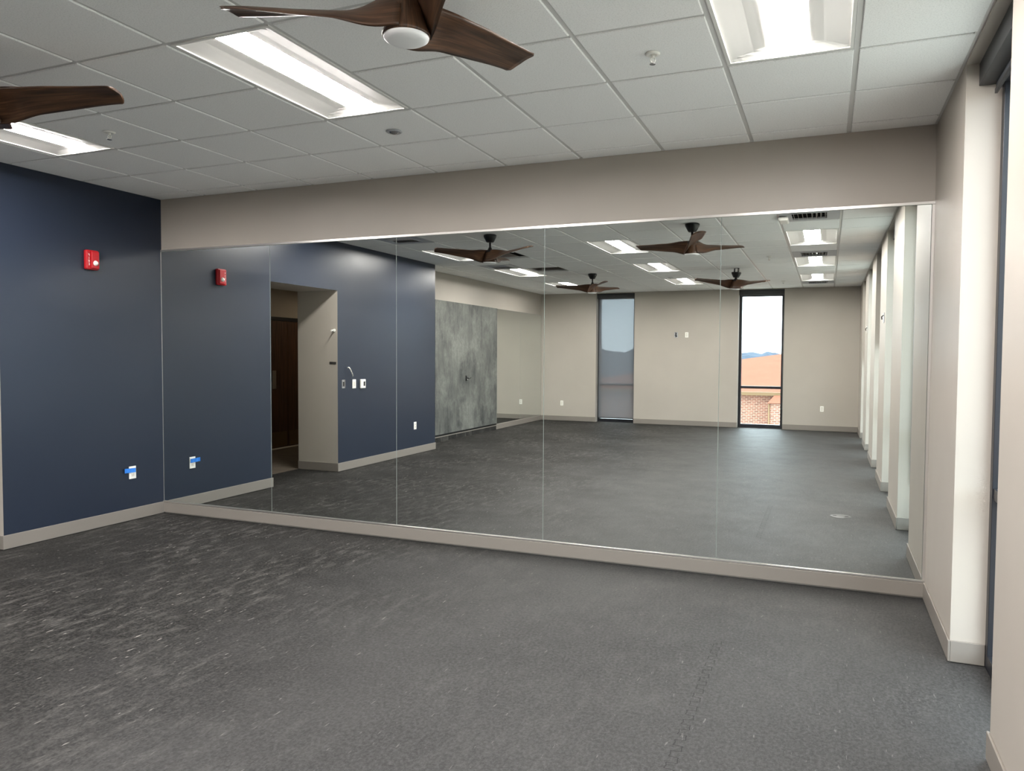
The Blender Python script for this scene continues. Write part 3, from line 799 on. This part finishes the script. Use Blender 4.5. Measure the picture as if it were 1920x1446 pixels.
tag(obj('loose_cable', bm, 'offwhite', None, (0, -3.0, 1.31), ROT_POS_X), 'short white cable poking out of the navy wall above the switches', 'cable')
bm = bmesh.new(); cyl(bm, (0, 0, 0), (0, 0.012, 0), 0.022, 0.02, 18); cyl(bm, (0, 0.012, 0), (0, 0.05, -0.004), 0.008, 0.008, 12); cyl(bm, (0, 0.05, -0.004), (0, 0.062, -0.004), 0.014, 0.012, 14)
tag(obj('wall_hook', bm, 'white', None, (-0.05, OP1, 1.862), 0), 'small white round hook on the beige side of the wall opening', 'hook')
t = thing('cable_slot', 'dark narrow slot cut in the beige side of the wall opening', 'wall slot', (-0.075, OP1, 1.433), 0)
boxobj('slot_plate', (-0.052, 0.052, 0.0, 0.003, -0.016, 0.016), 'slot', t)

# boxes on the back wall and on the piers
t = thing('junction_box', 'open junction box with dark wires on the back wall between the windows', 'electrical box', (2.79, -D, 2.03), 0)
bm = bmesh.new()
for a in ((-0.040, -0.034, -0.06, 0.06), (0.034, 0.040, -0.06, 0.06), (-0.034, 0.034, 0.054, 0.06), (-0.034, 0.034, -0.06, -0.054)): box(bm, a[0], a[1], 0, 0.005, a[2], a[3])
obj('box_rim', bm, 'ventgrey', t)
boxobj('box_back', (-0.034, 0.034, 0.0, 0.002, -0.054, 0.054), 'ventgrey', t)
bm = bmesh.new(); tube(bm, [(-0.02, 0.004, 0.05), (0.01, 0.02, 0.02), (-0.015, 0.03, -0.005), (0.02, 0.02, -0.03), (-0.01, 0.015, -0.045)], 0.008, 8); tube(bm, [(0.022, 0.004, 0.05), (0.0, 0.02, 0.03), (0.025, 0.02, -0.04)], 0.006, 8)
obj('wires', bm, 'slot', t)
t = make_outlet('white outlet at television height on the back wall between the windows', (3.03, -D, 2.03), 0, None)
def pier_box(label, y):
    t = thing('data_plate', label, 'wall plate', (W, y, 2.02), ROT_NEG_X, 'wall plates on the window piers')
    plate(t, 0.075, 0.12, 'ventgrey')
    bm = bmesh.new(); tube(bm, [(-0.01, 0.006, 0.03), (0.01, 0.03, 0.01), (-0.01, 0.025, -0.02)], 0.006, 8); obj('cable_stub', bm, 'slot', t)
    c = boxobj('second_plate', (-0.16, -0.09, 0.0, 0.006, -0.06, 0.06), 'white', t)
    return t
pier_box('wall plates with a cable stub on the pier between second and third side windows', -4.35)
pier_box('wall plates with a cable stub on the pier between fourth and fifth side windows', -8.30)

# floor box cover
t = thing('floor_box', 'round grey metal cover set in the rubber floor near the windows', 'floor cover', (6.11, -2.466, 0.0))
bm = bmesh.new(); lathe(bm, [(0, 0.004), (0.088, 0.004), (0.094, 0.002), (0.096, 0.0004), (0, 0.0004)], 40)
obj('cover_disc', bm, Mat('dull_grey_cover', srgb(62, 61, 60), 0.45, 0.5).m, t)
bm = bmesh.new(); 
bm.free()
for a in (0, PI):
    bm = bmesh.new(); cyl(bm, (0.055*math.cos(a), 0.055*math.sin(a), 0.004), (0.055*math.cos(a), 0.055*math.sin(a), 0.0055), 0.018, seg=18); obj('access_cap', bm, 'slot', t)


# ---------------------------------------------------------------- outdoors, seen through the back window
struct(boxobj('ground', (-160, 180, -220, 120, -9.4, -9.0), 'ground'))
t = thing('brick_building', 'long brick building with an orange hipped roof outside the back window', 'building', (0, 0, -9.0))
bm = bmesh.new(); box(bm, -8, 22, -46, -30, 0, 8.86); obj('brick_wall', bm, 'brick', t)
bm = bmesh.new()
pts = [(-8.3, -29.7, 8.9), (22.3, -29.7, 8.9), (22.3, -60, 8.9), (-8.3, -60, 8.9), (-3.2, -45, 8.70+0.0), (16, -45, 12.7)]
pts[4] = (-5.5, -45, 9.0-0.838+0.0)
pts[4] = (-2.0, -45, 9.0-0.10); pts[5] = (14, -45, 9.0+3.30)
v = [bm.verts.new(p_) for p_ in pts]
for f in ((0, 1, 5, 4), (1, 2, 5), (2, 3, 4, 5), (3, 0, 4), (0, 3, 2, 1)): bm.faces.new([v[i] for i in f])
obj('main_roof', bm, 'roof', t)
boxobj('eave_gutter', (-8.3, 22.3, -29.7, -29.55, 8.80, 8.95), 'kick', t)
bm = bmesh.new(); box(bm, 3.66, 12, -29.98, -28.6, 0, 8.50); obj('side_wing', bm, 'brick', t)
bm = bmesh.new()
v = [bm.verts.new(p_) for p_ in ((3.55, -28.5, 8.52), (12.1, -28.5, 8.52), (12.1, -29.99, 8.95), (3.86, -29.99, 8.95), (3.55, -29.99, 8.52), (12.1, -29.99, 8.52))]
for f in ((0, 1, 2, 3), (0, 3, 4), (1, 5, 2), (0, 4, 5, 1), (3, 2, 5, 4)): bm.faces.new([v[i] for i in f])
obj('wing_roof', bm, 'roof', t)
bm = bmesh.new(); cyl(bm, (3.62, -28.55, 0), (3.62, -28.55, 8.5), 0.04, seg=8); obj('downpipe', bm, 'kick', t)
random.seed(4)
bm = bmesh.new()
def clump(x, y, top, r):
    res = bmesh.ops.create_icosphere(bm, subdivisions=2, radius=1.0)
    zc = -9+(top+9)*0.5
    for v in res['verts']:
        n_ = 1+random.uniform(-0.28, 0.28)
        v.co = Vector((x+v.co.x*r*n_, y+v.co.y*r*n_, zc+v.co.z*(top-zc)*(1+random.uniform(-0.10, 0.06))))
for k in range(260): clump(random.uniform(-95, 60), random.uniform(-190, -115), random.uniform(1.5, 3.1), random.uniform(3, 6))
for k in range(110): clump(random.uniform(90, 150), random.uniform(-150, 90), random.uniform(0.0, 5.0), random.uniform(4, 8))
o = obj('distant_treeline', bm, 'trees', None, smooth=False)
tag(o, 'haze-tinted grey line of bare winter trees on the horizon outside', 'treeline'); o['kind'] = 'stuff'

# ---------------------------------------------------------------- daylight portals at the windows (they only guide sky light)
def portal(loc, rot, w, h):
    l = bpy.data.lights.new('window_portal', 'AREA'); l.shape = 'RECTANGLE'; l.size = w; l.size_y = h; l.cycles.is_portal = True
    o = bpy.data.objects.new('window_portal', l); C.objects.link(o); o.location = loc; o.rotation_euler = rot
for (a, b) in RW: portal((W+0.29, (a+b)/2, 1.5), (0, R(90), 0), 3.0, a-b)
for (a, b) in FW: portal(((a+b)/2, -D-0.29, 1.5), (R(90), 0, 0), b-a, 3.0)
